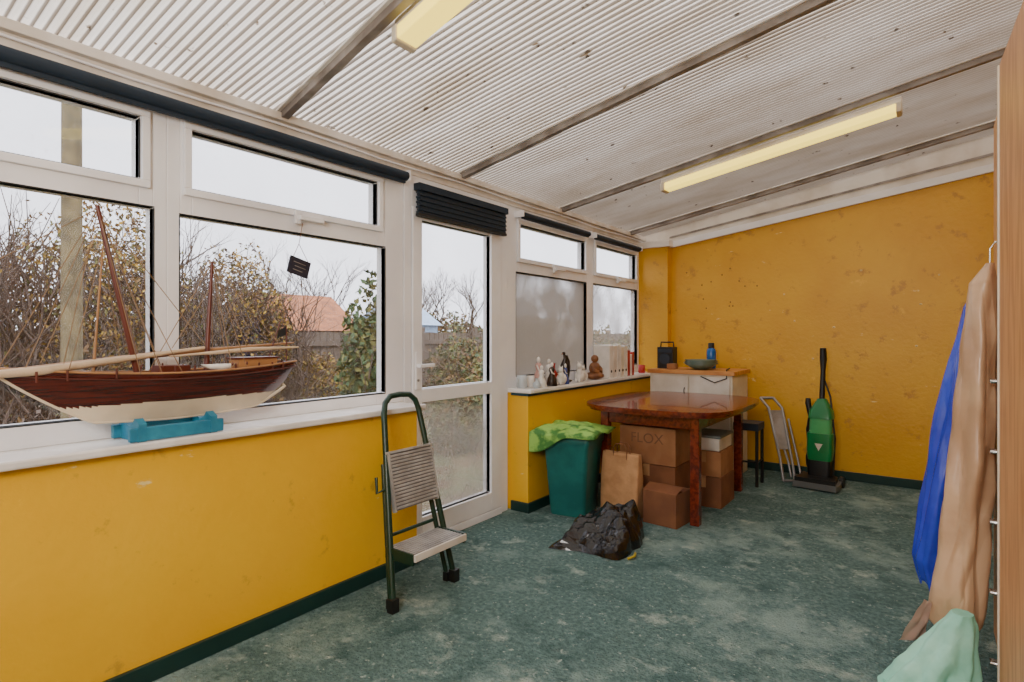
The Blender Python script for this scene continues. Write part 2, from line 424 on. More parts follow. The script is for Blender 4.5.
dk = [[(SX+q*hullf(i/ns)[3]*.97, hullf(i/ns)[0], hullf(i/ns)[1]-.014+.004*(1-q*q)) for q in (-1, -.5, 0, .5, 1)] for i in range(ns+1)]
b.rings(dk, M_deck, closed=False)
for side in (1, -1):
    b.tube([(SX+side*(hullf(i/ns)[3]+.003), hullf(i/ns)[0], hullf(i/ns)[1]+.002) for i in range(ns+1)], .004, M_deck, 6)
    b.tube([(SX+side*(hullf(i/ns)[3]+.003), hullf(i/ns)[0], hullf(i/ns)[1]-.02) for i in range(2, ns+1)], .0025, M_mast, 6)
b.tube([(SX, hullf(i/ns)[0]-(.03 if i == ns else 0), hullf(i/ns)[2]) for i in range(ns+1)], .006, M_hullw, 6)
b.done(parent=ship)
b = B('rigging')
b.tube([(SX, .90, 1.07), (SX, .765, 1.70)], [.013, .007], M_mast, 10)
b.tube([(SX, 1.135, 1.07), (SX, 1.16, 1.545)], [.011, .006], M_mast, 10)
b.tube([(SX+.02, .745, 1.09), (SX+.02, .775, 1.55)], [.005, .003], M_spar, 8)
b.tube([(SX, .62, 1.12), (SX, .10, 1.19)], [.009, .004], M_spar, 8)
b.tube([(SX+.03, .10, 1.11), (SX+.03, .6, 1.135), (SX+.02, 1.12, 1.20)], [.004, .015, .006], M_sailc, 8)
b.tube([(SX-.02, .35, 1.12), (SX-.02, .95, 1.175), (SX-.02, 1.54, 1.215)], [.004, .012, .004], M_spar, 8)
b.tube([(SX+.045, .98, 1.17), (SX+.04, 1.3, 1.19), (SX+.03, 1.53, 1.195)], [.003, .010, .004], M_sailc, 8)
b.tube([(SX, 1.49, 1.13), (SX, 1.49, 1.29)], .003, M_mast, 6)
b.tube([(SX, 1.40, 1.14), (SX-.02, 1.47, 1.30)], .003, M_mast, 6)
b.add([(SX, 1.49, 1.29), (SX, 1.49, 1.25), (SX, 1.445, 1.235), (SX, 1.45, 1.27)], [(0, 1, 2, 3)], M_gask)
MT = (SX, .768, 1.69); ZT = (SX, 1.16, 1.54)
lines = [(MT, (SX, .50, 1.14)), (MT, (SX+.03, .56, 1.14)), (MT, (SX, .12, 1.185)), (MT, (SX, 1.14, 1.2)), ((SX+.02, .775, 1.55), (SX+.07, .66, 1.12)), ((SX, .765, 1.6), (SX+.03, .6, 1.16)),
         ((SX, 1.16, 1.45), (SX+.02, 1.0, 1.2)), (ZT, (SX, 1.48, 1.18)), (ZT, (SX+.02, 1.30, 1.19)), (ZT, (SX, .93, 1.12)), (MT, (SX+.03, .66, 1.15))]
for s_ in (1, -1):
    for y_ in (.87, .94, 1.01): lines.append((MT, (SX+s_*.082, y_, 1.11)))
    for y_ in (1.20, 1.26): lines.append((ZT, (SX+s_*.078, y_, 1.12)))
for p, q in lines: b.tube([p, q], .0016, M_rope, 5)
for s_ in (1, -1):
    for y_ in (.87, .94, 1.01, 1.20, 1.26): b.ell((SX+s_*.083, y_, 1.135), (.004, .004, .007), M_mast, 8)
for y in (.58, .66, .8, .99, 1.06, 1.22, 1.32, 1.38, 1.43):
    b.tube([(SX+.07, y, 1.10), (SX+.07, y, 1.135)], .004, M_mast, 6)
b.box((SX-.035, .95, 1.10), (SX+.035, 1.06, 1.135), M_mast); b.box((SX-.04, 1.25, 1.10), (SX+.04, 1.42, 1.15), M_deck)
b.box((SX-.045, 1.24, 1.15), (SX+.045, 1.43, 1.157), M_mast); b.box((SX-.03, .66, 1.10), (SX+.03, .74, 1.125), M_mast)
b.rings([[(SX+.05+.022*w*math.cos(a), 1.16+q, 1.135+h*(.0 if math.sin(a) > 0 else 1)) for a in [pi*k/6 for k in range(13)]] for q, w, h in ((-.07, .05, 0), (-.04, .8, -.018), (0, 1, -.022), (.04, .8, -.018), (.07, .05, 0))], M_white)
b.done(parent=ship)
b = B('display_stand'); M_bl = mat('stand_blue', (50, 138, 166), .5, col2=(34, 114, 144), nscale=10)
for yy in (.875, 1.125):
    pts = [(-.085, 0), (.085, 0), (.085, .065), (.05, .082), (.03, .06), (0, .05), (-.03, .06), (-.05, .082), (-.085, .065)]
    TT = Matrix(((1,0,0,SX),(0,0,1,yy),(0,1,0,SILL+.001),(0,0,0,1)))
    b.prism(pts, -.013, .013, M_bl, TT)
for xx in (-.085, .063): b.box((SX+xx, .835, SILL+.003), (SX+xx+.02, 1.165, SILL+.052), M_bl)
b.done(bevel=.004, parent=ship)

# ------------------------------------------------------------------ step ladder
M_lad = mat('ladder_green', (13, 50, 36), .35); M_tread = mat('ladder_tread', (172, 170, 168), .4, col2=(146, 144, 142), nscale=12, metal=.2)
M_trd = mat('tread_groove', (102, 100, 100), .6)
lad = B('step_ladder')
def LP(s_, z):
    t = z/.9; X = -1.95+(-2.19+1.95)*t
    yl = 1.775+(1.93-1.775)*t; yr = 2.19+(2.16-2.19)*t
    return Vector((X, yl+(yr-yl)*s_, z))
pts = [LP(0, z) for z in (.015, .2, .4, .6, .8)]+[LP(0, .86), LP(.05, .91), LP(.2, .94), LP(.5, .945), LP(.8, .94), LP(.95, .91), LP(1, .86)]+[LP(1, z) for z in (.8, .6, .4, .2, .015)]
lad.tube(pts, .0150, M_lad, 12)
off = Vector((-.035, 0, 0))
back = [LP(.04, z)+off for z in (.015, .3, .62)]
back2 = [LP(.96, z)+off for z in (.015, .3, .62)]
lad.tube(back, .012, M_lad, 10); lad.tube(back2, .012, M_lad, 10)
lad.tube([back[1], back2[1]], .009, M_lad, 8); lad.tube([LP(0, .62), LP(1, .62)], .008, M_lad, 8)
for p in (LP(0, .02), LP(1, .02)): lad.box((p.x-.02, p.y-.02, 0), (p.x+.02, p.y+.02, .06), M_black)
for p in (back[0], back2[0]): lad.box((p.x-.015, p.y-.015, 0), (p.x+.015, p.y+.015, .045), M_black)
z0, z1 = .42, .70; ax = (LP(.5, z1)-LP(.5, z0)).normalized(); yv = Vector((0, 1, 0)); nv_ = yv.cross(ax)*-1
c0 = LP(.5, z0)
if nv_.x < 0: nv_ = -nv_
def lb(y0, y1, a0, a1, n0, n1, m, c=c0):
    vs = [c+yv*y+ax*a+nv_*q for y in (y0, y1) for a in (a0, a1) for q in (n0, n1)]
    lad.add(vs, [(0,1,3,2),(4,6,7,5),(0,4,5,1),(2,3,7,6),(0,2,6,4),(1,5,7,3)], m)
lb(-.14, .15, -.01, .26, .008, .022, M_trd)
for i in range(16): lb(-.135, .145, -.004+i*.0163, .007+i*.0163, .022, .0255, M_tread)
for e in (-.145, .143): lb(e, e+.01, -.015, .265, .004, .028, M_tread)
lb(-.15, .155, .258, .270, .0, .03, M_tread)
c = LP(.5, .25)
lad.box((c.x-.03, 1.825, .235), (c.x+.15, 2.165, .258), M_trd)
lad.box((c.x+.15, 1.82, .232), (c.x+.162, 2.17, .264), M_trimw)
for i in range(9): lad.box((c.x-.025+i*.019, 1.83, .258), (c.x-.012+i*.019, 2.16, .263), M_tread)
for yy in (1.813, 2.165): lad.box((c.x-.03, yy, .215), (c.x+.15, yy+.012, .266), M_lad)
lad.tube([LP(0, .52), LP(0, .50)-Vector((.03, .04, 0)), LP(0, .57)-Vector((.03, .04, 0))], .008, M_lad, 8)
lad.done(bevel=.002)

# ------------------------------------------------------------------ bin with green cloth
def rrect(cx, cy, hx, hy, r, z, n=5):
    p = []
    for sx_, sy_, a0 in ((1, 1, 0), (-1, 1, pi/2), (-1, -1, pi), (1, -1, 1.5*pi)):
        for k in range(n+1):
            a = a0+pi/2*k/n; p.append(Vector((cx+sx_*(hx-r)+r*math.cos(a), cy+sy_*(hy-r)+r*math.sin(a), z)))
    return p
M_bin = mat('teal_plastic', (34, 116, 112), .4, col2=(28, 102, 100))
b = B('waste_bin'); BX, BY = -2.04, 3.55
rs = []
for z, s_ in ((0.0, .125), (.01, .13), (.48, .163), (.50, .172), (.56, .177), (.565, .170), (.5, .157), (.02, .12)):
    rs.append([Matrix.Translation((BX, BY, 0)) @ Matrix.Rotation(.15, 4, 'Z') @ p for p in rrect(0, 0, s_*1.0, s_*1.0, .03, z)])
b.rings(rs, M_bin)
b.done()
M_gcl = mat('green_cloth', (142, 190, 84), .6, col2=(58, 118, 44), nscale=11, nlo=.40, nhi=.52)
b = B('green_cloth'); g = []; FG = make_folds(5, 14, 5)
N_ = 80
for i in range(N_+1):
    row = []
    for j in range(N_+1):
        u, v = i/N_*2-1, j/N_*2-1
        cr_ = crumple(Vector((u*.17, v*.17, .3)), FG)
        e = max(abs(u), abs(v)); mm = min(1, e/.78)/max(e, .001) if e > .78 else 1
        x = u*.176/.78*mm; y_ = v*.176/.78*mm
        z = .595+.055*max(0, 1-e*1.1)*(.6+.6*noise.noise(Vector((u*2, v*2, 4))))+.034*cr_
        if e > .78:
            dr = (e-.78)/.22
            ang = math.atan2(v, u); cc = math.cos(ang-pi*1.22)
            hang = .015+.12*max(0, cc)**2.5+.012*math.sin(ang*5)
            z = .586+.034*cr_*(1-dr)-dr*hang; k_ = 1.035+.05*abs(cr_)*dr; x *= k_; y_ *= k_
        p = Matrix.Rotation(.15, 3, 'Z') @ Vector((x, y_, 0))
        row.append((BX+p.x, BY+p.y, z))
    g.append(row)
b.rings(g, M_gcl, closed=False); b.done(solid=.003)

# ------------------------------------------------------------------ bin bag
M_bag = mat('black_polythene', (15, 14, 17), .22, spec=.6)
b = B('black_bin_bag'); c = Vector((-1.565, 3.11, 0)); rs = []
poly = [(-.22, -.24), (.02, -.20), (.17, -.20), (.19, .06), (.15, .24), (-.02, .27), (-.17, .24), (-.24, .0)]
def prad(a):
    d = Vector((math.cos(a), math.sin(a)))
    for k in range(len(poly)):
        p, q = Vector(poly[k]), Vector(poly[(k+1) % len(poly)]); e = q-p
        den = d.x*e.y-d.y*e.x
        if abs(den) < 1e-9: continue
        t = (p.x*e.y-p.y*e.x)/den; s_ = (p.x*d.y-p.y*d.x)/den
        if t > 0 and -1e-6 <= s_ <= 1+1e-6: return t
    return .2
FB = make_folds(21, 9, 6)
nn, mm = 84, 26; RB = random.Random(12)
for j in range(mm+1):
    q_ = j/mm; row = []
    for q in range(nn):
        a = 2*pi*(q+.35*RB.uniform(-1, 1))/nn
        Ra = prad(a)*(1.02+.14*noise.noise(Vector((math.cos(a)*2.5, math.sin(a)*2.5, 5))))
        rr_ = 1-max(0, q_+(RB.uniform(-.3, .3)/mm if 0 < j < mm else 0)); r = Ra*rr_; x, y_ = r*math.cos(a), r*math.sin(a)
        P_ = Vector((x, y_, .1))
        env = min(1, (1-rr_)/.25)**.6 if rr_ < 1 else 0
        tall = .135+.30*y_+.16*x+.06*noise.noise(P_*5+Vector((3, 3, 0)))
        z = env*max(.02, tall+.09*crumple(P_, FB)*(.5+.5*env))
        sh = .035*crumple(P_+Vector((2, 0, 0)), FB)
        row.append(Vector((c.x+x+sh*env, c.y+y_+sh*env, max(.003, z))))
    rs.append(row)
vs = [p for r in rs for p in r]; fs = []
for j in range(mm):
    for i in range(nn):
        a, d = j*nn+i, j*nn+(i+1) % nn
        if (i+j) % 2: fs += [(a, d, d+nn), (a, d+nn, a+nn)]
        else: fs += [(a, d, a+nn), (d, d+nn, a+nn)]
b.add(vs, fs, M_bag, False); b.add(rs[0], [list(range(nn))[::-1]], M_bag); b.add(rs[-1], [list(range(nn))], M_bag)
b.tube([(-1.35, 2.95, .01), (-1.33, 2.99, .015), (-1.35, 3.05, .01)], .007, mat('yellow_tag', (190, 170, 40), .5), 6)
bag = b.done()

# ------------------------------------------------------------------ table
b = B('dining_table'); TC = (-1.575, 4.27)
def outl(a, bb, n=72, e=3.6):
    p = []
    for k in range(n):
        t = 2*pi*k/n; cx, sy = math.cos(t), math.sin(t)
        p.append((TC[0]+a*math.copysign(abs(cx)**(2/e), cx), TC[1]+bb*math.copysign(abs(sy)**(2/e), sy)))
    return p
b.prism(outl(.55, .65), .730, .752, M_mahog, smooth=False)
b.prism(outl(.53, .63), .71, .730, M_mahog)
for lx, ly in ((-1.905, 3.79), (-1.24, 3.76), (-1.24, 4.80), (-1.905, 4.80)):
    b.box((lx-.03, ly-.03, 0), (lx+.03, ly+.03, .71), M_mahog)
b.box((-1.88, 3.775, .62), (-1.26, 3.80, .71), M_mahog); b.box((-1.88, 4.79, .62), (-1.26, 4.81, .71), M_mahog)
b.box((-1.25, 3.79, .62), (-1.225, 4.79, .71), M_mahog); b.box((-1.92, 3.79, .62), (-1.895, 4.79, .71), M_mahog)
b.done(bevel=.005)

def carton(name, cx, cy, z, sx_, sy_, sz, rz, m, openf=False, tape=True):
    b = B(name); T = TR((cx, cy, z), rz)
    if openf:
        t = .005
        b.box((-sx_/2, -sy_/2, 0), (sx_/2, sy_/2, .006), m, T)
        for lo, hi in (((-sx_/2, -sy_/2, 0), (-sx_/2+t, sy_/2, sz)), ((sx_/2-t, -sy_/2, 0), (sx_/2, sy_/2, sz)), ((-sx_/2, -sy_/2, 0), (sx_/2, -sy_/2+t, sz)), ((-sx_/2, sy_/2-t, 0), (sx_/2, sy_/2, sz))): b.box(lo, hi, m, T)
        b.box((-sx_/2, 0, sz-.004), (sx_/2, sy_/2, sz), m, T)
        T3 = T @ TR((0, -sy_/2, sz), 0, .35); b.box((-sx_/2, 0, -.004), (sx_/2, .10, 0), m, T3)
    else:
        b.box((-sx_/2, -sy_/2, 0), (sx_/2, sy_/2, sz), m, T)
        if tape: b.box((-.025, -sy_/2-.001, sz-.08), (.025, sy_/2+.001, sz+.001), M_paper, T)
        b.box((-sx_/2+.001, -.002, sz), (sx_/2-.001, .002, sz+.002), M_card2, T)
    return b.done(bevel=.003)
carton('cardboard_box', -1.63, 4.04, 0, .42, .34, .33, .0, M_card2)
bx = carton('cardboard_box', -1.63, 4.04, .334, .42, .32, .26, .0, M_card, tape=False)
carton('cardboard_box', -1.42, 3.72, 0, .24, .22, .22, -.1, M_card2, True)
carton('cardboard_box', -1.34, 4.38, 0, .27, .34, .22, .0, M_card2)
carton('cardboard_box', -1.34, 4.38, .224, .26, .33, .18, .0, M_card)
b = B('storage_box'); b.box((-1.46, 4.22, .408), (-1.22, 4.54, .50), M_trimw); b.box((-1.47, 4.21, .50), (-1.21, 4.55, .52), mat('lid_grey', (120, 130, 130), .5)); b.done(bevel=.008)
tx = bpy.data.curves.new('carton_lettering', 'FONT'); tx.body = 'FLOX'; tx.size = .10; tx.extrude = .0005; tx.align_x = 'CENTER'
to = bpy.data.objects.new('carton_lettering', tx); sc.collection.objects.link(to); to.parent = bx
to.location = (-1.63, 3.879, .48); to.rotation_euler = (pi/2, 0, 0); tx.materials.append(mat('ink', (126, 86, 58), .8))
b = B('paper_carrier_bag'); T = TR((-1.72, 3.66, 0), -.05)
FP = make_folds(8, 6, 5); rs = []
for i in range(25):
    z = .002+.435*i/24; t = i/24; hx = .137+.004*math.sin(t*3); hy = .06-.033*t**1.5
    ring = []
    for k, p in enumerate(rrect(0, 0, hx, hy, .006, z, 1)): ring.append(p)
    rg = []
    for k in range(len(ring)):
        p, q = ring[k], ring[(k+1) % len(ring)]
        for s_ in range(8): rg.append(p.lerp(q, s_/8))
    rs.append([T @ (p+Vector((0, .010*crumple(p*1.5, FP)*min(1, t*4), 0))) for p in rg])
b.rings(rs, M_paper, caps=False); b.add([T @ p for p in rrect(0, 0, .135, .06, .006, 0.002, 2)], [list(range(12))], M_paper)
for yy in (-.025, .025): b.tube([T @ Vector((x, yy, z)) for x, z in ((-.05, .38), (-.05, .47), (-.03, .50), (.03, .50), (.05, .47), (.05, .38))], .004, M_card2, 6)
b.done(solid=.003)
b = B('bar_stool'); M_dk = mat('dark_leatherette', (28, 42, 58), .5)
b.box((-1.33, 5.00-.02, .46), (-1.13, 5.04+.02+.14, .52), M_dk)
for x in (-1.315, -1.145):
    for y_ in (5.00, 5.18): b.tube([(x, y_, .46), (x, y_, 0)], .014, M_black, 8)
b.tube([(-1.315, 5.0, .2), (-1.145, 5.0, .2)], .009, M_black); b.tube([(-1.145, 5.0, .2), (-1.145, 5.18, .2)], .009, M_black)
b.done(bevel=.01)
b = B('folding_chair')
for dx, dy in ((0, 0), (.10, .055)):
    b.tube([(-1.24+dx, 5.54+dy, .68), (-1.16+dx, 5.50+dy, .60), (-1.04+dx*.8, 5.36+dy, .20), (-1.0+dx*.8, 5.30+dy, .012)], .012, M_steel, 8)
    b.tube([(-1.12+dx, 5.56+dy, .50), (-1.0+dx*.7, 5.50+dy, .14), (-.97+dx*.7, 5.47+dy, .012)], .010, M_steel, 8)
b.tube([(-1.24, 5.54, .68), (-1.14, 5.595, .68)], .012, M_steel); b.tube([(-1.0, 5.30, .012), (-.92, 5.355, .012)], .011, M_steel)
b.add([(-1.15, 5.49, .58), (-1.05, 5.545, .58), (-.97, 5.445, .26), (-1.05, 5.38, .26)], [(0,1,2,3)], M_beam)
b.done(solid=.0)

# ------------------------------------------------------------------ cabinet in corner
b = B('corner_cabinet')
b.box((-2.10, 5.08, 0), (-1.36, 5.58, .90), M_cream)
b.box((-2.12, 5.06, .90), (-1.34, 5.59, .935), M_oak)
b.box((-2.08, 5.062, .06), (-1.74, 5.08, .88), M_trimw); b.box((-1.72, 5.062, .06), (-1.38, 5.08, .88), M_trimw)
b.tube([(-1.77, 5.06, .78), (-1.77, 5.045, .76), (-1.77, 5.045, .68), (-1.77, 5.06, .66)], .005, M_black)
b.done(bevel=.004)
zt_ = .937
b = B('portable_radio')
b.box((-2.08, 5.2, zt_), (-1.93, 5.32, zt_+.20), M_black); b.tube([(-2.07, 5.26, zt_+.19), (-2.065, 5.26, zt_+.245), (-1.945, 5.26, zt_+.245), (-1.94, 5.26, zt_+.19)], .008, M_black)
b.tube([(-2.005, 5.2, zt_+.09), (-2.005, 5.19, zt_+.09)], .05, M_dk, 20); b.box((-2.07, 5.194, zt_+.15), (-1.94, 5.2, zt_+.18), M_dk)
b.done(bevel=.008)
b = B('tin_box'); b.box((-1.95, 5.10, zt_), (-1.87, 5.18, zt_+.05), M_card); b.done(bevel=.006)
b = B('water_bottle'); M_bb = mat('blue_bottle', (20, 96, 176), .25)
b.lathe([(.036, 0), (.042, .01), (.042, .16), (.036, .18), (.025, .19)], (-1.66, 5.48, zt_), M_bb)
b.lathe([(.028, .19), (.028, .235), (.02, .24)], (-1.66, 5.48, zt_), M_black); b.done()
b = B('stacked_bowls'); M_bw = mat('sage_bowl', (104, 124, 110), .35)
for k in range(3): b.lathe([(.05, .0+k*.014), (.09, .015+k*.014), (.155-.005*k, .06+k*.014), (.15-.005*k, .06+k*.014), (.08, .02+k*.014)], (-1.68, 5.24, zt_), M_bw, 28)
b.done()
b = B('power_cable'); b.tube([(-1.47, 5.4, zt_+.01), (-1.42, 5.12, zt_+.01), (-1.40, 5.045, zt_-.06), (-1.5, 5.045, zt_-.1), (-1.62, 5.045, zt_-.05)], .006, M_black, 6); b.done()

# ------------------------------------------------------------------ vacuum
M_vg = mat('green_plastic', (20, 122, 66), .3); M_vg2 = mat('clear_bin_green', (76, 166, 106), .15); M_vgy = mat('vac_grey', (100, 102, 102), .5)
b = B('upright_vacuum_cleaner'); VX, VY = -.73, 5.30
T = TR((VX, VY, 0), -.1)
b.prism([(-.16, -.16), (.16, -.16), (.17, -.10), (.15, .06), (.07, .14), (-.07, .14), (-.15, .06), (-.17, -.10)], .015, .06, M_vgy, T)
b.prism([(-.15, -.15), (.15, -.15), (.13, .04), (.06, .12), (-.06, .12), (-.13, .04)], .06, .095, M_black, T)
for sx_ in (-1, 1): b.tube([T @ Vector((sx_*.13, .10, .045)), T @ Vector((sx_*.16, .10, .045))], .045, M_black, 14)
def vr(z, hx, hy, dy, r=.03): return [T @ (p+Vector((0, dy, 0))) for p in rrect(0, 0, hx, hy, r, z, 4)]
b.rings([vr(.08, .085, .06, .03), vr(.16, .09, .07, .04), vr(.22, .085, .07, .045)], M_black)
b.rings([vr(.22, .088, .07, .05), vr(.30, .098, .072, .052), vr(.44, .096, .07, .06)], M_vg)
b.rings([vr(.44, .082, .062, .058), vr(.56, .08, .06, .065)], M_vg2)
b.rings([vr(.56, .092, .065, .066), vr(.62, .085, .06, .07), vr(.68, .055, .04, .08), vr(.72, .03, .03, .085, .015)], M_vg)
b.add([T @ Vector(p) for p in ((-.03, -.022, .36), (.03, -.022, .36), (0, -.022, .30))], [(0, 1, 2)], M_trimw)
b.tube([T @ Vector((0, .085, .70)), T @ Vector((0, .12, .95)), T @ Vector((0, .13, 1.05)), T @ Vector((0, .12, 1.14))], [.022, .019, .028, .024], M_black, 10)
hz = [T @ Vector((-.095-.012*math.sin(k*.9), .09+.02*math.cos(k*.7), .12+k*.037)) for k in range(17)]
b.tube(hz, [.020+.003*(k % 2) for k in range(17)], M_black, 10)
b.tube([T @ Vector((.09, .06, .1)), T @ Vector((.1, .07, .4)), T @ Vector((.06, .1, .74)), T @ Vector((.0, .13, .9))], .008, M_black, 8)
b.done(bevel=.004)

# ------------------------------------------------------------------ things on the second sill
def fig(name, y, x, h, w, m, kind=0):
    b = B(name); c = (x, y, SILL)
    if kind == 0:
        b.lathe([(w*.9, 0), (w, h*.03), (w*.75, h*.3), (w*.35, h*.52), (w*.5, h*.66), (w*.42, h*.74), (w*.15, h*.79)], c, m, 16)
        b.ell((x, y, SILL+h*.88), (w*.3, w*.3, h*.11), M_white)
        b.tube([(x, y-w*.45, SILL+h*.7), (x+w*.5, y-w*.7, SILL+h*.55), (x+w*.6, y-w*.2, SILL+h*.5)], w*.12, M_white, 6)
    elif kind == 1:
        b.ell((x, y, SILL+h*.32), (w*.8, w, h*.33), m); b.ell((x+w*.2, y-w*.55, SILL+h*.55), (w*.45, w*.45, h*.3), m)
        b.ell((x+w*.3, y-w*.75, SILL+h*.82), (w*.38, w*.45, h*.17), m)
        for s_ in (-1, 1):
            b.ell((x+w*.3+s_*w*.25, y-w*.7, SILL+h*.97), (w*.1, w*.1, h*.09), m, 8); b.tube([(x+s_*w*.3, y-w*.6, SILL+h*.4), (x+s_*w*.3, y-w*.8, SILL+.005)], w*.16, m, 8)
    elif kind == 2:
        b.ell((x, y, SILL+.01), (w, w, .01), m)
        b.tube([(x, y, SILL), (x, y, SILL+h*.35), (x, y-.01, SILL+h*.55), (x, y+.008, SILL+h*.78), (x, y-.012, SILL+h*.93)], [w*.2, w*.5, w*.75, w*.35, w*.2], m, 10)
        b.ell((x, y-.014, SILL+h*.94), (w*.3, w*.4, h*.05), m); b.tube([(x, y-.02, SILL+h*.94), (x, y-.05, SILL+h*.9)], [w*.14, .002], M_card, 6)
    elif kind == 3:
        b.ell((x, y, SILL+h*.16), (w, w*1.1, h*.17), m); b.ell((x, y, SILL+h*.45), (w*.62, w*.7, h*.27), m); b.ell((x, y, SILL+h*.84), (w*.42, w*.4, h*.16), m)
        for s_ in (-1, 1): b.tube([(x, y+s_*w*.6, SILL+h*.6), (x+w*.3, y+s_*w*.9, SILL+h*.4), (x+w*.6, y+s_*w*.3, SILL+h*.3)], w*.2, m, 8)
    elif kind == 4:
        b.lathe([(w*.8, 0), (w, h*.1), (w, h), (w*.88, h), (w*.85, h*.1)], c, m, 18)
        b.tube([(x, y-w, SILL+h*.8), (x, y-w*1.5, SILL+h*.7), (x, y-w*1.5, SILL+h*.35), (x, y-w, SILL+h*.2)], w*.12, m, 6)
    elif kind == 5:
        b.lathe([(w*.6, 0), (w, h*.2), (w*.95, h*.45), (w*.35, h*.7), (w*.3, h*.9), (w*.45, h)], c, m, 16)
    b.done()
M_red = mat('red_glaze', (180, 44, 38), .3); M_blue = mat('blue_glaze', (60, 80, 150), .3); M_brz = mat('bronze', (44, 32, 24), .35); M_wood = mat('carved_wood', (146, 98, 60), .5, col2=(108, 66, 38), nscale=20)
M_gl = mat('pale_glass', (190, 200, 205), .1); M_pk = mat('pink_glaze', (206, 160, 150), .3)
for args in (('china_mug', 3.37, -2.36, .09, .038, M_gl, 4), ('glass_tumbler', 3.44, -2.28, .07, .03, M_gl, 5), ('china_mug', 3.50, -2.38, .08, .035, M_white, 4),
             ('china_figurine', 3.52, -2.29, .16, .042, M_white, 0), ('china_figurine', 3.60, -2.37, .22, .05, M_pk, 0), ('china_figurine', 3.645, -2.28, .18, .044, M_brz, 0),
             ('china_figurine', 3.73, -2.36, .20, .052, M_white, 0), ('china_dog', 3.77, -2.27, .14, .048, M_white, 1), ('small_vase', 3.83, -2.38, .16, .037, M_red, 5), ('china_figurine', 3.86, -2.29, .16, .032, M_blue, 0), ('bird_figurine', 3.95, -2.35, .25, .042, M_brz, 2),
             ('bird_figurine', 4.03, -2.37, .22, .038, M_brz, 2), ('china_dog', 4.07, -2.28, .16, .05, M_white, 1), ('china_dog', 4.2, -2.32, .13, .048, M_white, 1), ('small_vase', 4.27, -2.39, .12, .03, M_blue, 5),
             ('carved_figure', 4.40, -2.32, .21, .078, M_wood, 3), ('china_mug', 5.42, -2.33, .08, .035, M_red, 4)):
    fig(*args)
b = B('ring_binders'); y_ = 4.56
for k, (w, h, m) in enumerate(((.075, .29, M_white), (.075, .285, M_trimw), (.08, .29, M_white), (.06, .27, M_cream), (.07, .28, M_white), (.05, .24, M_red), (.04, .2, M_white), (.045, .22, M_red))):
    b.box((-2.42, y_, SILL), (-2.26, y_+w, SILL+h), m)
    if k < 5: b.tube([(-2.262, y_+w/2, SILL+.06), (-2.258, y_+w/2, SILL+.06)], .012, M_black, 12)
    y_ += w+.004
b.done(bevel=.003)

# ------------------------------------------------------------------ wardrobe
b = B('wardrobe')
b.box((.23, 1.0, 0), (.80, 3.0, 2.10), M_pine)
b.box((.21, 2.44, 1.22), (.23, 3.0, 2.09), M_pine)
for k in range(5): b.box((.21, 2.44, .06+k*.232), (.23, 3.0, .285+k*.232), M_pine)
for k in range(5):
    z = .17+k*.232
    b.tube([(.21, 2.455, z), (.165, 2.457, z), (.165, 2.475, z), (.21, 2.477, z)], .007, M_chrome, 8)
T = TR((.215, 1.86, 0), .035)
b.box((-.012, 0, .05), (.012, .56, 2.12), M_pine, T); b.box((-.016, .56, .05), (.014, .575, 2.12), M_cream, T)
b.box((.205, 1.0, .05), (.228, 1.85, 2.09), M_pine)
b.done(bevel=.003)

def garment(name, secs, m, pleats=7, amp=.18, seed=0, n=240, hook=None, extra=None, crump=.25, f0=14, zs=.16):
    b = B(name); rs = []
    K = 160; FF = make_folds(int(seed*10)+40, f0, 6)
    for i in range(K+1):
        t = i/K*(len(secs)-1); k = min(int(t), len(secs)-2); f = t-k
        s_ = [secs[k][q]*(1-f)+secs[k+1][q]*f for q in range(5)]
        row = []
        for q in range(n):
            a = 2*pi*q/n
            P_ = Vector((s_[3]*math.cos(a), s_[4]*math.sin(a), s_[2]*zs))
            w = 1+amp*(i/K*.8+.2)*math.sin(pleats*a+seed+1.6*noise.noise(Vector((0, seed, i*.02))))
            w += crump*crumple(P_, FF)*min(1, i/20+.2)
            row.append((min(s_[0]+s_[3]*w*math.cos(a), .203), s_[1]+s_[4]*w*math.sin(a), max(.006, s_[2]+.02*math.sin(a*5+seed)*(i/K)**6)))
        rs.append(row)
    b.rings(rs, m, caps=True)
    if hook:
        x, y_, z = hook
        b.tube([(x, y_, z), (x, y_, z+.05), (x+.015, y_, z+.075), (x+.03, y_, z+.06), (x+.03, y_, z+.035)], .003, M_chrome, 6)
    if extra: extra(b)
    b.done()
M_blu = mat('blue_polythene', (48, 70, 196), .24, col2=(32, 50, 172), nscale=5, spec=.6)
M_bei = mat('beige_cover', (200, 167, 134), .32, col2=(176, 141, 110), nscale=5, spec=.6)
M_mint = mat('mint_fabric', (160, 220, 200), .6, col2=(134, 200, 178), nscale=8)
M_pnk = mat('pink_fabric', (212, 176, 164), .8)
garment('blue_garment_cover', [(.165, 2.92, 1.43, .012, .02), (.145, 2.90, 1.36, .035, .07), (.125, 2.88, 1.15, .06, .10), (.08, 2.88, .7, .085, .13), (.03, 2.87, .36, .09, .13), (.045, 2.87, .26, .08, .12)], M_blu, 6, .12, 1.0, hook=(.165, 2.92, 1.43), crump=.45, f0=13)
garment('beige_garment_cover', [(.172, 2.60, 1.50, .012, .02), (.155, 2.60, 1.43, .036, .07), (.14, 2.60, 1.2, .05, .09), (.11, 2.59, .7, .068, .10), (.085, 2.59, .35, .07, .11), (.07, 2.59, .22, .07, .10)], M_bei, 5, .16, 2.4, hook=(.172, 2.60, 1.50), crump=.45, f0=13)
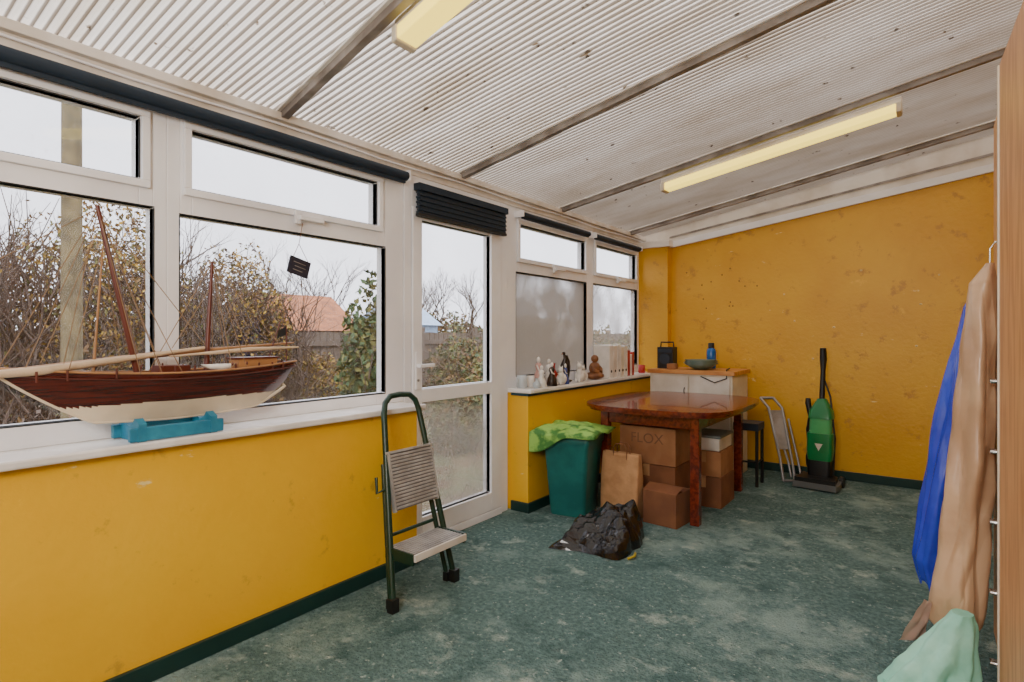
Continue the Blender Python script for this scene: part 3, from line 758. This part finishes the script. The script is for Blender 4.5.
def pink(b):
    FK = make_folds(3, 14, 4); g = []
    for i in range(22):
        row = []
        for j in range(16):
            u, v = i/21, j/15-.5
            wd = .04+.07*u
            row.append((.0-.05*u+.7*wd*v+.014*crumple(Vector((u*.2, v*.2, 0)), FK), 2.50+wd*1.2*v, .31-.15*u-.03*v))
        g.append(row)
    b.rings(g, M_pnk, closed=False)
garment('mint_dress', [(.09, 2.44, .32, .03, .03), (.06, 2.44, .22, .07, .04), (.025, 2.43, .12, .10, .06), (-.005, 2.41, .01, .13, .09)], M_mint, 7, .16, 0.4, extra=pink, crump=.4, f0=14, zs=.4)

# ------------------------------------------------------------------ outside
M_grass = mat('lawn', (96, 100, 66), .95, col2=(100, 76, 54), nscale=2.5, bump=.6, bscale=30)
b = B('ground'); b.box((-60, -30, -.3), (-2.58, 60, -.12), M_grass); b.done()
M_fen = mat('fence_wood', (98, 86, 76), .9, col2=(70, 60, 54), nscale=5, stretch=(1, 12, 1))
b = B('garden_fence')
y_ = -6
while y_ < 30:
    b.box((-9.06, y_, -.12), (-9.03, y_+.14, 1.3+.01*math.sin(y_*7)), M_fen); y_ += .15
for z in (.2, 1.05): b.box((-9.03, -6, z), (-8.98, 30, z+.09), M_fen)
y_ = -5.5
while y_ < 30: b.box((-8.98, y_, -.12), (-8.88, y_+.1, 1.42), M_fen); y_ += 1.8
b.done()
M_l1 = mat('leaf_brown', (120, 94, 56), .9, col2=(86, 62, 42), nscale=3); M_l2 = mat('leaf_olive', (104, 102, 54), .9, col2=(74, 74, 42), nscale=3)
M_l3 = mat('leaf_green', (50, 74, 40), .8, col2=(32, 50, 28), nscale=3); M_tw = mat('twig', (78, 64, 56), .9); M_bark = mat('bark', (112, 100, 70), .9, col2=(82, 74, 54), nscale=9)
M_l4 = mat('leaf_yellow', (168, 136, 58), .9)
def shrub(name, c, r, nleaf, ntwig, mats, leaf=.05, up=.5):
    b = B(name)
    for i in range(nleaf):
        while True:
            d = Vector((R.uniform(-1, 1), R.uniform(-1, 1), R.uniform(-1, 1)))
            if d.length < 1: break
        k = .8+.35*noise.noise(d*2.5+Vector(c))
        p = Vector((c[0]+d.x*r[0]*k, c[1]+d.y*r[1]*k, max(-.1, c[2]+d.z*r[2]*k)))
        u = Vector((R.gauss(0, 1), R.gauss(0, 1), R.gauss(0, 1))).normalized(); w = u.orthogonal().normalized()
        s_ = leaf*R.uniform(.5, 1.2)
        b.add([p-u*s_, p+w*s_*.5, p+u*s_, p-w*s_*.5], [(0, 1, 2, 3)], R.choice(mats))
    for i in range(ntwig):
        p = Vector((c[0]+R.uniform(-.7, .7)*r[0], c[1]+R.uniform(-.95, .95)*r[1], max(-.1, c[2]+R.uniform(-.9, .3)*r[2])))
        d = Vector((R.gauss(0, .4), R.gauss(0, .5), 1)).normalized()*R.uniform(.5, 1.1)*r[2]*up
        e = p+d*.5+Vector((R.gauss(0, .06), R.gauss(0, .08), 0))
        b.tube([p, e, p+d+Vector((R.gauss(0, .1), R.gauss(0, .12), 0))], [.010, .006, .003], M_tw, 3)
    b.done()
for i, (y_, zt2, x) in enumerate(((-1.6, 2.75, -6.9), (.6, 2.8, -7.1), (2.4, 2.7, -7.0), (3.9, 2.35, -7.2), (5.2, 1.05, -7.4))):
    shrub('hedge_shrub', (x, y_, zt2*.44), (.8, 1.15 if i < 3 else .85, zt2*.64), 15000 if i < 4 else 6000, 1200 if i < 4 else 400, [M_l1, M_l1, M_l2, M_tw, M_l4] if i % 2 else [M_l1, M_l2, M_l4, M_l1], .030, .5)
shrub('ivy_shrub', (-4.3, 3.62, .7), (.30, .34, 1.25), 4800, 40, [M_l3, M_l3, M_l2], .04)
for p in ((-7.4, 8.6, .45), (-7.5, 11.2, .6), (-5.6, 7.4, .15), (-6, 14.0, .7), (-5.2, 9.8, .5)):
    shrub('garden_shrub', p, (.8, 1.1, 1.0), 5200, 200, [M_l2, M_l3, M_l1], .04)
shrub('low_shrub', (-4.6, 5.3, .1), (.6, .8, .6), 3000, 60, [M_l1, M_l2, M_l3], .035)
shrub('low_shrub', (-4.4, 1.8, .2), (.6, 1.3, .7), 4000, 300, [M_l1, M_tw, M_l2], .03)

def tree(name, base, h, seed, lean=0):
    rr = random.Random(seed); b = B(name)
    def br(p, d, L, r, lv):
        q = p+d*L*.5+Vector((rr.gauss(0, .04), rr.gauss(0, .04), 0))*L; e = q+(d+Vector((rr.gauss(0, .12), rr.gauss(0, .12), .05))).normalized()*L*.5
        b.tube([p, q, e], [r, r*.8, r*.6], M_tw, 5 if lv < 2 else 3)
        if lv < 6:
            for k in range(3 if lv < 4 else 2):
                a = rr.uniform(0, 2*pi); s_ = rr.uniform(.35, .75)
                nd = (d+Vector((math.cos(a)*s_, math.sin(a)*s_, .12))).normalized()
                br(e if k else q, nd, L*rr.uniform(.62, .8), r*.58, lv+1)
    br(Vector(base), Vector((lean, 0, 1)).normalized(), h*.3, h*.018, 0)
    b.done()
tree('bare_tree', (-15, 15.5, -.1), 4.4, 1); tree('bare_tree', (-17, 20, -.1), 5.0, 2); tree('bare_tree', (-10.5, 2.0, -.1), 3.8, 3); tree('bare_tree', (-16, 9.5, -.1), 4.2, 4)
tree('bare_tree', (-12, 21, -.1), 4, 5); tree('bare_tree', (-10.4, -1.5, -.1), 3.9, 6); tree('bare_tree', (-19, 14, -.1), 5.2, 7); tree('bare_tree', (-10.6, 3.7, -.1), 3.9, 8)
tree('bare_tree', (-18, 11.5, -.1), 5.0, 9); tree('bare_tree', (-13, 13.0, -.1), 3.6, 10)
for p in ((-22, 17, .8), (-22, 24, 1), (-20, 31, 1.1), (-26, 12, .9)): shrub('distant_hedge', p, (2, 5, 1.7), 5000, 300, [M_l1, M_l2, M_l3, M_tw], .12)
b = B('telegraph_pole'); b.tube([(-5.6, 1.66, -.12), (-5.6, 1.66, 7)], [.075, .06], M_bark, 14); b.box((-5.65, 1.2, 6.2), (-5.55, 2.1, 6.3), M_bark); b.done()
b = B('garden_shed'); M_rf = mat('tile_roof', (150, 92, 58), .8, col2=(116, 72, 48), nscale=8); M_br = mat('shed_wall', (96, 72, 62), .9)
b.box((-13.8, 7.0, -.12), (-11.6, 9.2, 1.4), M_br)
b.add([(-14, 6.8, 1.35), (-11.4, 6.8, 1.35), (-11.4, 9.4, 1.35), (-14, 9.4, 1.35), (-12.7, 6.8, 2.25), (-12.7, 9.4, 2.25)], [(0,1,4),(3,5,2),(1,2,5,4),(0,4,5,3)], M_rf)
b.done()
b = B('greenhouse'); M_pb = mat('pale_blue_sheet', (140, 164, 192), .4)
b.box((-11.8, 9.6, -.12), (-10.4, 11.0, 1.5), M_pb); b.add([(-11.9, 9.5, 1.5), (-10.3, 9.5, 1.5), (-10.3, 11.1, 1.5), (-11.9, 11.1, 1.5), (-11.1, 9.5, 2.0), (-11.1, 11.1, 2.0)], [(0,1,4),(3,5,2),(1,2,5,4),(0,4,5,3)], M_pb)
b.done()

# ------------------------------------------------------------------ light
w = bpy.data.worlds.new('overcast_sky'); sc.world = w; w.use_nodes = True
bg = w.node_tree.nodes['Background']; bg.inputs[0].default_value = (.92, .92, 1.0, 1); bg.inputs[1].default_value = 3.3
sd = bpy.data.lights.new('sun', 'SUN'); sd.energy = 7.2; sd.angle = 1.2; sd.color = (1, .96, .91)
so = bpy.data.objects.new('sun', sd); sc.collection.objects.link(so); so.rotation_euler = (.25, .35, 0)
fd = bpy.data.lights.new('added_fill_light', 'AREA'); fd.shape = 'RECTANGLE'; fd.size = 1.0; fd.size_y = .7; fd.energy = 66; fd.color = (1, .96, .90)  # unseen area lamp added behind the camera to brighten the interior
fo = bpy.data.objects.new('added_fill_light', fd); sc.collection.objects.link(fo)
fo.location = (-.35, -.85, 1.95)
fo.rotation_euler = (Vector((-1.5, 3.6, .9))-Vector(fo.location)).to_track_quat('-Z', 'Y').to_euler()

# ------------------------------------------------------------------ camera
cd = bpy.data.cameras.new('camera'); co = bpy.data.objects.new('camera', cd); sc.collection.objects.link(co)
co.location = (0, 0, 1.25); co.rotation_euler = (pi/2, 0, math.radians(36)); cd.sensor_width = 36; cd.lens = 574/1024*36
cd.shift_y = -6/1024; cd.clip_start = .02
sc.camera = co
